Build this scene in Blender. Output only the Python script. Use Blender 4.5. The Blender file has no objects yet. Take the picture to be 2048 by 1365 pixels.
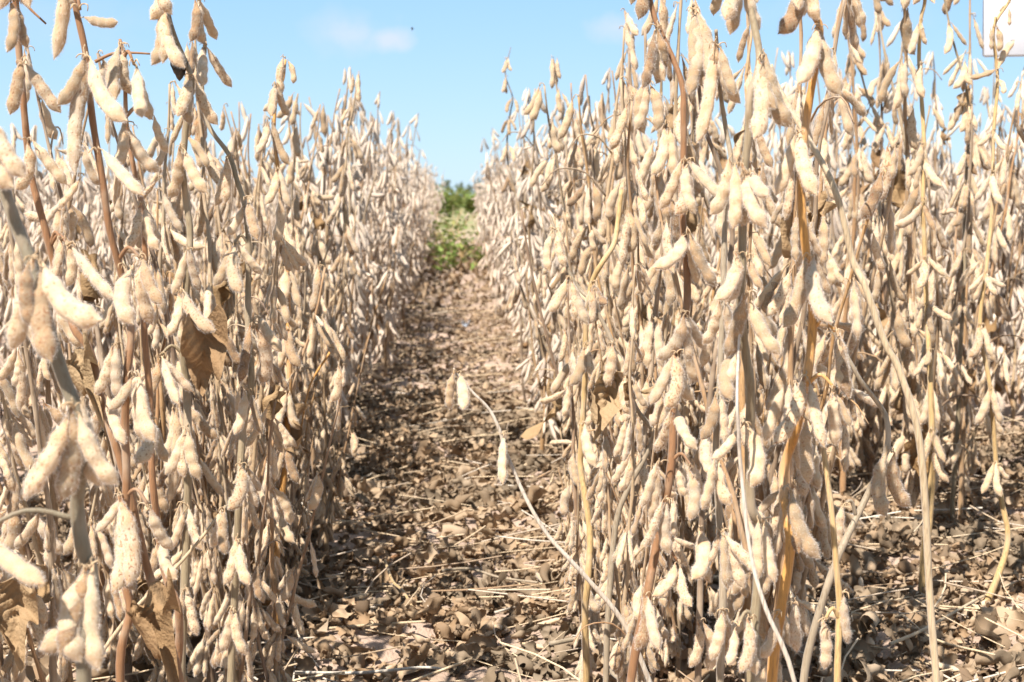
import bpy, math, random
import numpy as np
from mathutils import Matrix, Vector

# ------------------------------------------------------------------ camera, sky, sun, exposure
scene = bpy.context.scene
COL = scene.collection
PI = math.pi
R = math.radians
CAM_H = 0.50
LENS = 50.0
FPX = 2048 * LENS / 36.0
PITCH = math.atan((682.5 - 392) / FPX)
YAW = math.atan((1024 - 925) / FPX)

cam_d = bpy.data.cameras.new('camera')
cam = bpy.data.objects.new('camera', cam_d)
COL.objects.link(cam)
cam.location = (0, 0, CAM_H)
cam.rotation_euler = (R(90) - PITCH, 0, -YAW)
cam_d.lens = LENS
cam_d.sensor_width = 36
cam_d.clip_start = 0.05
cam_d.clip_end = 3000
cam_d.dof.use_dof = True
cam_d.dof.focus_distance = 1.15
cam_d.dof.aperture_fstop = 18
scene.camera = cam
CM = Matrix.LocRotScale(cam.location, cam.rotation_euler, None)

SUN_EL = R(54)
SUN_AZ = math.atan2(-0.60, -0.80)            # clockwise from +Y: behind the camera, a little to its left
world = bpy.data.worlds.new('World')
scene.world = world
world.use_nodes = True
wn = world.node_tree
wn.nodes.clear()
w_out = wn.nodes.new('ShaderNodeOutputWorld')
w_bg = wn.nodes.new('ShaderNodeBackground')
w_sky = wn.nodes.new('ShaderNodeTexSky')
w_sky.sky_type = 'NISHITA'
w_sky.sun_disc = False
w_sky.sun_elevation = SUN_EL
w_sky.sun_rotation = SUN_AZ
w_sky.air_density = 1.0
w_sky.dust_density = 0.2
w_sky.ozone_density = 3.0
w_bg.inputs['Strength'].default_value = 0.085
# thin white cloud wisps low in the sky, by direction
w_tc = wn.nodes.new('ShaderNodeTexCoord')
w_clouds = None
def wmath(op, a, b=None):
    n = wn.nodes.new('ShaderNodeMath'); n.operation = op
    for i, v in enumerate((a, b)):
        if v is None: continue
        if isinstance(v, (int, float)): n.inputs[i].default_value = v
        else: wn.links.new(v, n.inputs[i])
    return n.outputs[0]
def px_dir(x, y):
    v = CM.to_3x3() @ Vector(((x - 1024) / FPX, (682.5 - y) / FPX, -1.0))
    return v.normalized()
w_noise = wn.nodes.new('ShaderNodeTexNoise')
w_noise.inputs['Scale'].default_value = 55
w_noise.inputs['Detail'].default_value = 5
wn.links.new(w_tc.outputs['Generated'], w_noise.inputs['Vector'])
for (cx, cy, rad, k) in ((705, 68, 0.020, .40), (775, 80, 0.017, .55), (1235, 55, 0.020, .45), (1262, 68, .016, .3), (690, 60, 0.03, .2), (100, 40, .05, .12), (1700, 20, .05, .12)):
    d = px_dir(cx, cy)
    sub = wn.nodes.new('ShaderNodeVectorMath'); sub.operation = 'SUBTRACT'
    wn.links.new(w_tc.outputs['Generated'], sub.inputs[0]); sub.inputs[1].default_value = d
    mul = wn.nodes.new('ShaderNodeVectorMath'); mul.operation = 'MULTIPLY'
    wn.links.new(sub.outputs[0], mul.inputs[0]); mul.inputs[1].default_value = (1, 1, 2.0)
    ln = wn.nodes.new('ShaderNodeVectorMath'); ln.operation = 'LENGTH'
    wn.links.new(mul.outputs[0], ln.inputs[0])
    x = wmath('DIVIDE', ln.outputs['Value'], rad)
    x = wmath('SUBTRACT', 1.25, x)
    x = wmath('ADD', x, wmath('MULTIPLY', wmath('SUBTRACT', w_noise.outputs['Fac'], 0.5), 1.6))
    x = wmath('MULTIPLY', wmath('MINIMUM', wmath('MAXIMUM', x, 0.0), 1.0), k)
    w_clouds = x if w_clouds is None else wmath('MAXIMUM', w_clouds, x)
w_mix = wn.nodes.new('ShaderNodeMix'); w_mix.data_type = 'RGBA'
wn.links.new(w_clouds, w_mix.inputs[0])
w_sep = wn.nodes.new('ShaderNodeSeparateXYZ'); wn.links.new(w_tc.outputs['Generated'], w_sep.inputs[0])
w_ramp = wn.nodes.new('ShaderNodeValToRGB'); wn.links.new(w_sep.outputs[2], w_ramp.inputs[0])
w_ramp.color_ramp.elements[0].position = 0.0; w_ramp.color_ramp.elements[0].color = (.53, .775, 1.0, 1)
w_ramp.color_ramp.elements[1].position = 0.16; w_ramp.color_ramp.elements[1].color = (.345, .635, .99, 1)
w_e = w_ramp.color_ramp.elements.new(0.6); w_e.color = (.52, .66, .86, 1)  # unseen zenith, made brighter than a natural sky to fill the shadows
w_sc = wn.nodes.new('ShaderNodeVectorMath'); w_sc.operation = 'SCALE'; w_sc.inputs['Scale'].default_value = 4.8
wn.links.new(w_ramp.outputs[0], w_sc.inputs[0])
w_air = wn.nodes.new('ShaderNodeMix'); w_air.data_type = 'RGBA'; w_air.inputs[0].default_value = .85
wn.links.new(w_sky.outputs[0], w_air.inputs[6]); wn.links.new(w_sc.outputs[0], w_air.inputs[7])
wn.links.new(w_air.outputs[2], w_mix.inputs[6])
w_mix.inputs[7].default_value = (4.3, 4.2, 4.7, 1)
wn.links.new(w_mix.outputs[2], w_bg.inputs['Color'])
wn.links.new(w_bg.outputs[0], w_out.inputs[0])

sun_d = bpy.data.lights.new('sun', 'SUN')
sun_d.energy = 4.6
sun_d.angle = R(0.53)
sun_d.color = (1.0, 0.95, 0.90)
sun = bpy.data.objects.new('sun', sun_d)
COL.objects.link(sun)
to_sun = Vector((math.sin(SUN_AZ) * math.cos(SUN_EL), math.cos(SUN_AZ) * math.cos(SUN_EL), math.sin(SUN_EL)))
sun.rotation_euler = to_sun.to_track_quat('Z', 'Y').to_euler()
sun.location = (-2, -4, 6)

scene.view_settings.view_transform = 'Standard'
scene.view_settings.look = 'None'
scene.view_settings.exposure = 1.35
scene.view_settings.gamma = 1
scene.render.engine = 'CYCLES'
scene.cycles.max_bounces = 6
scene.cycles.diffuse_bounces = 4
scene.cycles.transparent_max_bounces = 4

rng = np.random.default_rng(11)
random.seed(5)

def W(px, py, d):
    """the place at distance d (metres along the view axis) seen at photo pixel px, py"""
    v = CM @ Vector(((px - 1024) / FPX * d, (682.5 - py) / FPX * d, -d))
    return np.array(v)

# ------------------------------------------------------------------ materials
def new_mat(name):
    m = bpy.data.materials.new(name)
    m.use_nodes = True
    nt = m.node_tree
    nt.nodes.clear()
    return m, nt
class NT:
    def __init__(s, nt): s.nt = nt
    def n(s, t, **kw):
        x = s.nt.nodes.new(t)
        for k, v in kw.items(): setattr(x, k, v)
        return x
    def l(s, a, b): s.nt.links.new(a, b)
    def put(s, sock, v):
        if hasattr(v, 'is_output'): s.l(v, sock)
        else: sock.default_value = v
    def math(s, op, a, b=0.0):
        x = s.n('ShaderNodeMath', operation=op); s.put(x.inputs[0], a); s.put(x.inputs[1], b); return x.outputs[0]
    def mix(s, f, a, b, mode='MIX'):
        x = s.n('ShaderNodeMix', data_type='RGBA', blend_type=mode)
        s.put(x.inputs[0], f); s.put(x.inputs[6], a); s.put(x.inputs[7], b); return x.outputs[2]
    def noise(s, scale, detail=3, vec=None, rough=.5):
        x = s.n('ShaderNodeTexNoise'); x.inputs['Scale'].default_value = scale
        x.inputs['Detail'].default_value = detail; x.inputs['Roughness'].default_value = rough
        if vec is not None: s.l(vec, x.inputs['Vector'])
        return x.outputs['Fac']
    def ramp(s, f, stops):
        x = s.n('ShaderNodeValToRGB'); s.l(f, x.inputs[0])
        e = x.color_ramp.elements
        while len(e) < len(stops): e.new(0.5)
        for k, (p, c) in zip(e, stops): k.position = p; k.color = (*c, 1) if len(c) == 3 else c
        return x.outputs[0]
    def rand(s):
        """one number per object and per loose piece"""
        o = s.n('ShaderNodeObjectInfo').outputs['Random']
        g = s.n('ShaderNodeNewGeometry').outputs['Random Per Island']
        return s.math('FRACT', s.math('ADD', o, s.math('MULTIPLY', g, 3.7)))
    def rand_obj(s): return s.n('ShaderNodeObjectInfo').outputs['Random']
    def obj(s): return s.n('ShaderNodeTexCoord').outputs['Object']
    def bump(s, h, strength, dist):
        b = s.n('ShaderNodeBump'); b.inputs['Strength'].default_value = strength
        b.inputs['Distance'].default_value = dist; s.l(h, b.inputs['Height']); return b.outputs[0]
    def leafy(s, col, rough, trans, normal=None, sheen=0.0, tcol=None):
        p = s.n('ShaderNodeBsdfPrincipled'); s.put(p.inputs['Base Color'], col)
        p.inputs['Roughness'].default_value = rough
        p.inputs['Specular IOR Level'].default_value = .18
        p.inputs['Sheen Weight'].default_value = sheen
        p.inputs['Sheen Roughness'].default_value = .5
        if normal is not None: s.l(normal, p.inputs['Normal'])
        out = s.n('ShaderNodeOutputMaterial')
        if trans > 0:
            t = s.n('ShaderNodeBsdfTranslucent'); s.put(t.inputs[0], col if tcol is None else tcol)
            if normal is not None: s.l(normal, t.inputs['Normal'])
            mx = s.n('ShaderNodeMixShader'); mx.inputs[0].default_value = trans
            s.l(p.outputs[0], mx.inputs[1]); s.l(t.outputs[0], mx.inputs[2]); s.l(mx.outputs[0], out.inputs[0])
        else:
            s.l(p.outputs[0], out.inputs[0])

def mat_pod(name='dry_pod_skin', fuzz=0.0):
    m, nt = new_mat(name); t = NT(nt)
    r = t.rand(); ro = t.obj()
    base = t.ramp(r, [(0, (.34, .235, .135)), (.12, (.56, .42, .26)), (.35, (.66, .515, .335)), (.6, (.62, .465, .295)), (.76, (.54, .43, .30)), (.9, (.40, .30, .185)), (1, (.21, .135, .075))])
    v = t.n('ShaderNodeTexCoord').outputs['Object']
    mott = t.noise(7, 5, v)
    base = t.mix(t.math('MINIMUM', t.math('MAXIMUM', t.math('MULTIPLY', t.math('SUBTRACT', mott, .42), 2.6), 0), .8), base, (.50, .30, .14, 1))
    # rusty specks, more on some pods
    sp = t.noise(27, 2, v)
    thr = t.math('ADD', .54, t.math('MULTIPLY', t.math('FRACT', t.math('MULTIPLY', r, 7.3)), .14))
    spots = t.math('MULTIPLY', t.math('MINIMUM', t.math('MAXIMUM', t.math('MULTIPLY', t.math('SUBTRACT', sp, thr), 14), 0), 1), .7)
    base = t.mix(spots, base, (.24, .09, .03, 1))
    if fuzz: base = t.mix(fuzz, base, (.82, .74, .65, 1))      # the down too fine to model at that distance
    h = t.noise(90, 3, v)
    t.leafy(base, .75, .22, t.bump(h, .25, .01), sheen=.3)
    return m
def mat_hair():
    m, nt = new_mat('pale_pod_fuzz'); t = NT(nt)
    t.leafy((.84, .78, .69, 1), .6, .5)
    return m
def mat_stem(name, stops, stripes=True):
    m, nt = new_mat(name); t = NT(nt)
    r = t.rand()
    v = t.obj()
    base = t.ramp(r, stops)
    mp = t.n('ShaderNodeMapping'); mp.inputs['Scale'].default_value = (1, 1, .06); t.l(v, mp.inputs[0])
    st = t.noise(900, 3, mp.outputs[0])
    base = t.mix(t.math('MINIMUM', t.math('MAXIMUM', t.math('MULTIPLY', t.math('SUBTRACT', st, .47), 2.6), 0), .6), base, (.13, .08, .04, 1))
    bl = t.noise(28, 3, v)
    base = t.mix(t.math('MINIMUM', t.math('MAXIMUM', t.math('MULTIPLY', t.math('SUBTRACT', bl, .5), 2.5), 0), .6), base, (.42, .33, .23, 1))
    t.leafy(base, .55, 0, t.bump(st, .5, .0008), sheen=.15)
    return m
def mat_leaf(name, stops, trans=.2, k=1.0, patches=False):
    m, nt = new_mat(name); t = NT(nt)
    r = t.rand(); v = t.obj()
    base = t.ramp(r, stops)
    b = t.noise(90 * k, 4, v)
    base = t.mix(t.math('MULTIPLY', t.math('SUBTRACT', b, .45), 1.5), base, (.25, .15, .07, 1))
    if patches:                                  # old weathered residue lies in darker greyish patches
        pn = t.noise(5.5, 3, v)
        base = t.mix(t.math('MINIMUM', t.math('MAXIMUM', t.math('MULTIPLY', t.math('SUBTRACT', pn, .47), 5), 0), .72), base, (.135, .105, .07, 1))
    h = t.noise(300 * k, 4, v)
    t.leafy(base, .75, trans, t.bump(h, .3, .001 / k))
    return m
M_POD, M_HAIR = mat_pod(), mat_hair()
M_PODF = mat_pod('downy_pod_skin', .38)
ANY_STEM = [(0, (.24, .15, .08)), (.2, (.36, .26, .15)), (.4, (.30, .16, .07)), (.6, (.38, .29, .18)), (.8, (.18, .12, .08)), (1, (.38, .22, .09))]
M_STEM = mat_stem('dry_stem', ANY_STEM)
def one(c): return [(0, tuple(x * .92 for x in c)), (1, tuple(min(1, x * 1.08) for x in c))]
STEMS = dict(
    any=M_STEM,
    orange=mat_stem('orange_stem', one((.48, .24, .065))),
    yellow=mat_stem('yellow_stem', one((.42, .28, .12))),
    rust=mat_stem('rust_stem', one((.23, .115, .052))),
    olive=mat_stem('olive_grey_stem', one((.22, .17, .10))),
    grey=mat_stem('grey_tan_stem', one((.25, .20, .135))),
    greygreen=mat_stem('grey_green_stem', one((.175, .145, .095))),
    straw=mat_stem('straw_stem', one((.44, .34, .21))),
    bleach=mat_stem('bleached_stem', one((.46, .40, .32))),
    dark=mat_stem('dark_brown_stem', one((.16, .11, .07))))
M_CURL = mat_stem('pale_calyx_curls', one((.42, .29, .16)))
M_LEAF = mat_leaf('dry_leaf', [(0, (.27, .17, .08)), (.4, (.34, .225, .115)), (.7, (.23, .135, .065)), (1, (.38, .27, .15))], k=.06)
M_LEAFDK = mat_leaf('blackened_leaf', one((.09, .07, .05)), .05, k=.06)
M_LEAFBR = mat_leaf('rusty_brown_leaf', one((.25, .15, .065)), .15, k=.06)
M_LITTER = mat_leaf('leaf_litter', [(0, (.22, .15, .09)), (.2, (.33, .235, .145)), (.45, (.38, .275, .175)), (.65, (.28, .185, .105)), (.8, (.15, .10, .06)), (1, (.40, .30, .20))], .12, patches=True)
M_STRAW = mat_stem('fallen_straw', [(0, (.48, .36, .22)), (.35, (.60, .46, .29)), (.6, (.40, .29, .18)), (.8, (.62, .54, .43)), (1, (.28, .18, .10))])
M_GREEN = mat_leaf('green_weed_leaf', [(0, (.15, .23, .05)), (.35, (.22, .30, .08)), (.6, (.10, .17, .04)), (.8, (.24, .27, .07)), (1, (.26, .24, .09))], .3)
M_TREE = mat_leaf('tree_leaf', [(0, (.10, .14, .09)), (.5, (.14, .18, .11)), (1, (.18, .22, .13))], .2)
def mat_soil():
    m, nt = new_mat('dry_soil'); t = NT(nt)
    v = t.obj()
    a = t.noise(6, 5, v); b = t.noise(60, 5, v, .6)
    base = t.ramp(a, [(.3, (.30, .215, .155)), (.7, (.39, .285, .215))])
    base = t.mix(t.math('MULTIPLY', t.math('SUBTRACT', b, .4), 1.6), base, (.27, .19, .13, 1))
    # far beyond the crop: tan and green rough grass
    sep = t.n('ShaderNodeSeparateXYZ'); t.l(v, sep.inputs[0])
    far = t.math('MINIMUM', t.math('MAXIMUM', t.math('MULTIPLY', t.math('SUBTRACT', sep.outputs[1], 15), .12), 0), 1)
    g = t.noise(.35, 5, v, .65)
    grass = t.ramp(g, [(.35, (.17, .18, .06)), (.5, (.27, .22, .12)), (.65, (.13, .18, .05))])
    base = t.mix(far, base, grass)
    h = t.math('ADD', b, t.math('MULTIPLY', t.noise(250, 4, v), .5))
    t.leafy(base, .95, 0, t.bump(h, .8, .006))
    return m
M_SOIL = mat_soil()

# ------------------------------------------------------------------ mesh helpers (numpy)
class Geo:
    def __init__(s): s.V, s.Q, s.T, s.mq, s.mt, s.n = [], [], [], [], [], 0
    def add(s, V, Q=None, T=None, mq=0, mt=0):
        V = np.asarray(V, float).reshape(-1, 3)
        if Q is not None and len(Q):
            Q = np.asarray(Q, np.int64); s.Q.append(Q + s.n)
            s.mq.append(np.broadcast_to(np.asarray(mq), (len(Q),)).copy())
        if T is not None and len(T):
            T = np.asarray(T, np.int64); s.T.append(T + s.n)
            s.mt.append(np.broadcast_to(np.asarray(mt), (len(T),)).copy())
        s.V.append(V); s.n += len(V)
        return s
    def arrays(s):
        V = np.concatenate(s.V) if s.V else np.zeros((0, 3))
        Q = np.concatenate(s.Q) if s.Q else np.zeros((0, 4), np.int64)
        T = np.concatenate(s.T) if s.T else np.zeros((0, 3), np.int64)
        mq = np.concatenate(s.mq) if s.mq else np.zeros(0, np.int64)
        mt = np.concatenate(s.mt) if s.mt else np.zeros(0, np.int64)
        return V, Q, T, mq, mt
    def many(s, arr, mats):
        """the same shape under many 4x4 matrices"""
        V, Q, T, mq, mt = arr
        if len(mats) == 0: return
        Mx = np.asarray(mats); k = len(Mx); n = len(V)
        P = np.einsum('kij,nj->kni', Mx[:, :3, :3], V) + Mx[:, None, :3, 3]
        off = (np.arange(k) * n)[:, None, None]
        s.add(P.reshape(-1, 3), (Q[None] + off).reshape(-1, 4) if len(Q) else None, (T[None] + off).reshape(-1, 3) if len(T) else None,
              np.tile(mq, k), np.tile(mt, k))
    def mesh(s, name, mats, smooth=True):
        V, Q, T, mq, mt = s.arrays()
        me = bpy.data.meshes.new(name)
        nq, ntr = len(Q), len(T)
        me.vertices.add(len(V)); me.vertices.foreach_set('co', V.astype(np.float32).ravel())
        me.loops.add(nq * 4 + ntr * 3)
        me.loops.foreach_set('vertex_index', np.concatenate([Q.ravel(), T.ravel()]).astype(np.int32))
        me.polygons.add(nq + ntr)
        ls = np.concatenate([np.arange(nq) * 4, nq * 4 + np.arange(ntr) * 3]).astype(np.int32)
        me.polygons.foreach_set('loop_start', ls)
        me.polygons.foreach_set('material_index', np.concatenate([mq, mt]).astype(np.int32))
        sm = np.ones(nq + ntr, bool) if smooth else np.zeros(nq + ntr, bool)
        me.polygons.foreach_set('use_smooth', sm)
        for m in mats: me.materials.append(m)
        me.update(calc_edges=True)
        return me

def norm(v):
    v = np.asarray(v, float); return v / (np.linalg.norm(v) + 1e-12)
def smooth_path(pts, k):
    """Catmull-Rom through pts, k pieces per span"""
    P = np.asarray(pts, float)
    if len(P) < 3 or k < 2:
        out = [P[i] + (P[i + 1] - P[i]) * j / k for i in range(len(P) - 1) for j in range(k)]
        return np.array(out + [P[-1]])
    E = np.vstack([2 * P[0] - P[1], P, 2 * P[-1] - P[-2]])
    out = []
    for i in range(len(P) - 1):
        p0, p1, p2, p3 = E[i:i + 4]
        for j in range(k):
            t = j / k
            out.append(.5 * (2 * p1 + (p2 - p0) * t + (2 * p0 - 5 * p1 + 4 * p2 - p3) * t * t + (3 * p1 - p0 - 3 * p2 + p3) * t ** 3))
    return np.array(out + [P[-1]])
def tube(pts, rad, nseg=6, cap=True):
    P = np.asarray(pts, float); n = len(P)
    rad = np.broadcast_to(np.asarray(rad, float), (n,))
    tan = np.gradient(P, axis=0); tan /= np.linalg.norm(tan, axis=1, keepdims=True) + 1e-12
    u = norm(np.cross(tan[0], [0.3, 1, .2] if abs(tan[0][1]) < .9 else [1, 0, 0]))
    a = np.arange(nseg) * 2 * PI / nseg
    V = np.zeros((n, nseg, 3))
    for i in range(n):
        u = norm(u - tan[i] * (u @ tan[i])); w = np.cross(tan[i], u)
        V[i] = P[i] + rad[i] * (np.cos(a)[:, None] * u + np.sin(a)[:, None] * w)
    i, j = np.meshgrid(np.arange(n - 1), np.arange(nseg), indexing='ij')
    j2 = (j + 1) % nseg
    Q = np.stack([i * nseg + j, i * nseg + j2, (i + 1) * nseg + j2, (i + 1) * nseg + j], -1).reshape(-1, 4)
    V = V.reshape(-1, 3); T = None
    if cap:
        V = np.vstack([V, P[0], P[-1]]); c0, c1 = n * nseg, n * nseg + 1
        k = np.arange(nseg); k2 = (k + 1) % nseg; b = (n - 1) * nseg
        T = np.vstack([np.stack([np.full(nseg, c0), k2, k], -1), np.stack([np.full(nseg, c1), b + k, b + k2], -1)])
    return V, Q, T

# ---- the pod: unit length, base at the origin, hanging down -Z, tip bending to +X
def sstep(a, b, x):
    t = np.clip((x - a) / (b - a), 0, 1); return t * t * (3 - 2 * t)
def pod_geo(seed, nring, nseg, hairs, hl=.06, hw=.003, pedicel=True):
    g = np.random.default_rng(seed)
    nb = [3, 3, 2, 3, 3, 2, 3, 4, 3, 3][seed % 10]
    kap = [.55, .95, .5, .25, 1.15, .9, .7, .5, .15, .8][seed % 10]
    wid = {2: .116, 3: .098, 4: .086}[nb] * g.uniform(.9, 1.08)
    cs = np.linspace({2: .36, 3: .29, 4: .25}[nb], .80, nb) + g.normal(0, .012, nb)
    amp = g.uniform(.75, 1.05, nb)
    def prof(t):
        env = (.25 * sstep(.0, .10, t) + .75 * sstep(.04, .36, t)) * (1 - sstep(.84, 1.01, t)) ** .7
        bean = sum(a * np.exp(-((t - c) / (.30 / nb)) ** 2) for a, c in zip(amp, cs))
        a = wid * (.80 * env + .25 * bean * env) + .010
        b = wid * (.38 * env + .42 * bean * env) + .009
        tip = sstep(.955, 1.0, t)
        return a * (1 - tip) + .006 * tip, b * (1 - tip) + .006 * tip
    def axis(t):
        tt = np.linspace(0, 1, 101)
        th = kap * (tt ** 1.4 - .12)
        x = np.concatenate([[0], np.cumsum(np.sin(th[:-1]) * .01)]); z = -np.concatenate([[0], np.cumsum(np.cos(th[:-1]) * .01)])
        return np.interp(t, tt, x), np.interp(t, tt, z), np.interp(t, tt, th)
    t = np.concatenate([[0, .03], np.linspace(.09, .94, nring - 4), [.975, 1.0]]) if nring > 6 else np.array([0, .14, .5, .86, 1.0])[:nring]
    if nring <= 4: t = np.array([0, .25, .75, 1.0])
    a, b = prof(t); X, Z, th = axis(t)
    ph = np.arange(nseg) * 2 * PI / nseg
    def surf(a, b, X, Z, th, ph):
        wx = a * np.cos(ph); wy = b * np.sin(ph)
        return np.stack([X + wx * np.cos(th), wy, Z + wx * np.sin(th)], -1)
    V = surf(a[:, None], b[:, None], X[:, None], Z[:, None], th[:, None], ph[None, :])
    n = len(t)
    i, j = np.meshgrid(np.arange(n - 1), np.arange(nseg), indexing='ij'); j2 = (j + 1) % nseg
    Q = np.stack([i * nseg + j, (i + 1) * nseg + j, (i + 1) * nseg + j2, i * nseg + j2], -1).reshape(-1, 4)
    V = V.reshape(-1, 3)
    G = Geo()
    V = np.vstack([V, [X[-1] + .01 * math.sin(th[-1]), 0, Z[-1] - .012]])
    k = np.arange(nseg); bb = (n - 1) * nseg
    G.add(V, Q, np.stack([np.full(nseg, n * nseg), bb + (k + 1) % nseg, bb + k], -1), 0, 0)
    if hairs:
        m = hairs
        tt = g.uniform(.05, .985, m) ** .95; p = g.uniform(0, 2 * PI, m)
        aa, ab = prof(tt); HX, HZ, HT = axis(tt)
        P = surf(aa * .98, ab * .98, HX, HZ, HT, p)
        N = np.stack([np.cos(p) / (aa) * np.cos(HT), np.sin(p) / ab, np.cos(p) / aa * np.sin(HT)], -1)
        N /= np.linalg.norm(N, axis=1, keepdims=True)
        D = np.stack([np.sin(HT), 0 * HT, -np.cos(HT)], -1)
        dirv = N + D * g.uniform(.1, .9, (m, 1)) + g.normal(0, .25, (m, 3))
        dirv /= np.linalg.norm(dirv, axis=1, keepdims=True)
        side = np.cross(dirv, g.normal(0, 1, (m, 3))); side /= np.linalg.norm(side, axis=1, keepdims=True)
        L = hl * g.uniform(.5, 1.15, (m, 1))
        HV = np.stack([P - side * hw / 2, P + side * hw / 2, P + dirv * L], 1).reshape(-1, 3)
        G.add(HV, None, np.arange(m * 3).reshape(-1, 3), 0, 1)
    if pedicel:
        pts = np.array([[-.02, .0, .07], [-.035, .0, .045], [-.02, 0, .015], [0, 0, -.02]])
        G.add(*tube(smooth_path(pts, 2), .011, 5), mq=2, mt=2)
    x1, z1, _ = axis(np.array([1.0]))
    return G, np.array([x1[0], 0, z1[0]])
POD_MATS = [M_POD, M_HAIR, M_CURL]
POD_MATS_FAR = [M_PODF, M_HAIR, M_CURL]
NV = 10
PODS = {}                                     # level -> list of (arrays, mesh)
PTIP = [None] * NV
for lev, (nr, ns, hr, hl, hw) in {0: (24, 14, 1500, .046, .0024), 1: (16, 9, 420, .046, .0042), 2: (10, 6, 50, .05, .009), 3: (5, 5, 0, 0, 0), 4: (4, 4, 0, 0, 0)}.items():
    PODS[lev] = []
    for v in range(NV):
        G, tip = pod_geo(v, nr, ns, hr, hl, hw, lev <= 1)
        PTIP[v] = tip if lev == 0 else PTIP[v]
        PODS[lev].append((G.arrays(), G.mesh('soybean_pod', POD_MATS if lev < 2 else POD_MATS_FAR) if lev <= 2 else None))

def pod_matrix(v, B, T, side, plump=1.0):
    e = PTIP[v]; le = np.linalg.norm(e)
    zl = -e / le; yl = np.array([0, 1., 0]); xl = np.cross(yl, zl)
    d = np.asarray(T, float) - np.asarray(B, float); L = np.linalg.norm(d)
    zw = -d / L
    xw = np.asarray(side, float); xw = norm(xw - zw * (xw @ zw)); yw = np.cross(zw, xw)
    lat = plump * min(L, .046) / L                     # a long pod is not a fat one
    Rm = np.stack([xw * lat, yw * lat, zw], 1) @ np.stack([xl, yl, zl], 1).T
    M = np.eye(4); M[:3, :3] = Rm * (L / le); M[:3, 3] = B
    return M

# ---- small dried hooks where the pods join the stem
def curl_geo(G, P, out, size, g, n=2, nseg=4):
    for _ in range(n):
        a = g.uniform(0, 6.28); h = norm(np.array([math.cos(a), math.sin(a), 0]) * .8 + norm(out) * .5)
        q = size * g.uniform(.5, 1.3); w = np.array([-h[1], h[0], 0]) * g.normal(0, .3)
        pts = [P, P + h * q * .4 + [0, 0, q * g.uniform(.3, .7)], P + h * q * g.uniform(.8, 1.2) + w * q + [0, 0, q * g.uniform(.3, .7)], P + (h + w) * q * g.uniform(1.0, 1.4) - [0, 0, q * g.uniform(0, .4)]]
        G.add(*tube(smooth_path(np.array(pts), 2), np.linspace(.12, .07, 7) * q, nseg), mq=1, mt=1)

# ---- a dry leaf, in its own x (across) y (along) plane, crumpled and curled
def leaf_arrays(seed, nu, nv, fold=.6, roll=1.2, crumple=.10, veins=True, width=.36):
    g = np.random.default_rng(seed)
    u = np.linspace(0, 1, nu + 1); v = np.linspace(-1, 1, nv + 1)
    U, Vv = np.meshgrid(u, v, indexing='ij')
    w = width * np.sin(PI * np.clip(U, .0, 1) ** .75) ** .8 + .004
    if not veins: w = w * (1 + .35 * np.sin(U * g.uniform(5, 16) + g.uniform(0, 6) + 2 * np.sign(Vv)))
    x = Vv * w
    z = np.abs(x) * fold
    if veins: z = z + .085 * np.abs(((U * 7 - np.abs(Vv) * 2.2) % 1) - .5) * 2 * (w / width)
    for _ in range(5):
        fx, fy, p = (g.uniform(4, 14), g.uniform(3, 11), g.uniform(0, 6.3)) if veins else (g.uniform(6, 26), g.uniform(4, 17), g.uniform(0, 6.3))
        z = z + crumple * .35 * np.sin(fx * x + fy * U + p) * (.3 + np.abs(Vv))
    y = U.copy()
    # curl the sides, then roll along the length
    k = g.uniform(.5, 1.3) * 3.0 * fold
    ang = x * k
    x2 = np.sin(ang) / max(k, .01); z = z + (1 - np.cos(ang)) / max(k, .01)
    th = roll * (U - .3)
    yy = np.sin(th) / max(abs(roll), .05) * np.sign(roll) - z * np.sin(th)
    zz = (1 - np.cos(th)) / max(abs(roll), .05) * np.sign(roll) + z * np.cos(th)
    yy = yy - yy[0].mean(); zz = zz - zz[0].mean()
    twist = g.normal(0, .5) * U
    X = x2 * np.cos(twist) - zz * np.sin(twist) * .3; Z = zz + x2 * np.sin(twist)
    V = np.stack([X, yy, Z], -1).reshape(-1, 3)
    i, j = np.meshgrid(np.arange(nu), np.arange(nv), indexing='ij'); s = nv + 1
    Q = np.stack([i * s + j, i * s + j + 1, (i + 1) * s + j + 1, (i + 1) * s + j], -1).reshape(-1, 4)
    return Geo().add(V, Q).arrays()
def scrap_arrays(seed, n):
    """a torn, cupped and crumpled bit of dry leaf, about one unit across"""
    g = np.random.default_rng(seed)
    u = np.linspace(-1, 1, n + 1); U, V2 = np.meshgrid(u, u, indexing='ij')
    ang = np.arctan2(V2, U); m = np.maximum(np.abs(U), np.abs(V2)); r = m * .5
    for k in (2, 3, 5): r = r * (1 + g.uniform(.05, .22) * np.sin(k * ang + g.uniform(0, 6.3)))
    x, y = r * np.cos(ang) * g.uniform(.55, 1.0), r * np.sin(ang)
    z = g.uniform(-.4, 1.4) * y ** 2
    for q in range(6):
        a = g.uniform(0, 6.3); f = g.uniform(5, 16)
        z = z + .5 / f * np.sin(f * (x * math.cos(a) + y * math.sin(a)) + g.uniform(0, 6.3))
    k = g.uniform(2.0, 6.5); th = x * k
    X = np.sin(th) / k - z * np.sin(th); Z = (1 - np.cos(th)) / k + z * np.cos(th)
    V = np.stack([X, y, Z - Z.min() - .1], -1).reshape(-1, 3)
    i, j = np.meshgrid(np.arange(n), np.arange(n), indexing='ij'); s_ = n + 1
    Q = np.stack([i * s_ + j, (i + 1) * s_ + j, (i + 1) * s_ + j + 1, i * s_ + j + 1], -1).reshape(-1, 4)
    return Geo().add(V, Q).arrays()
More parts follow.
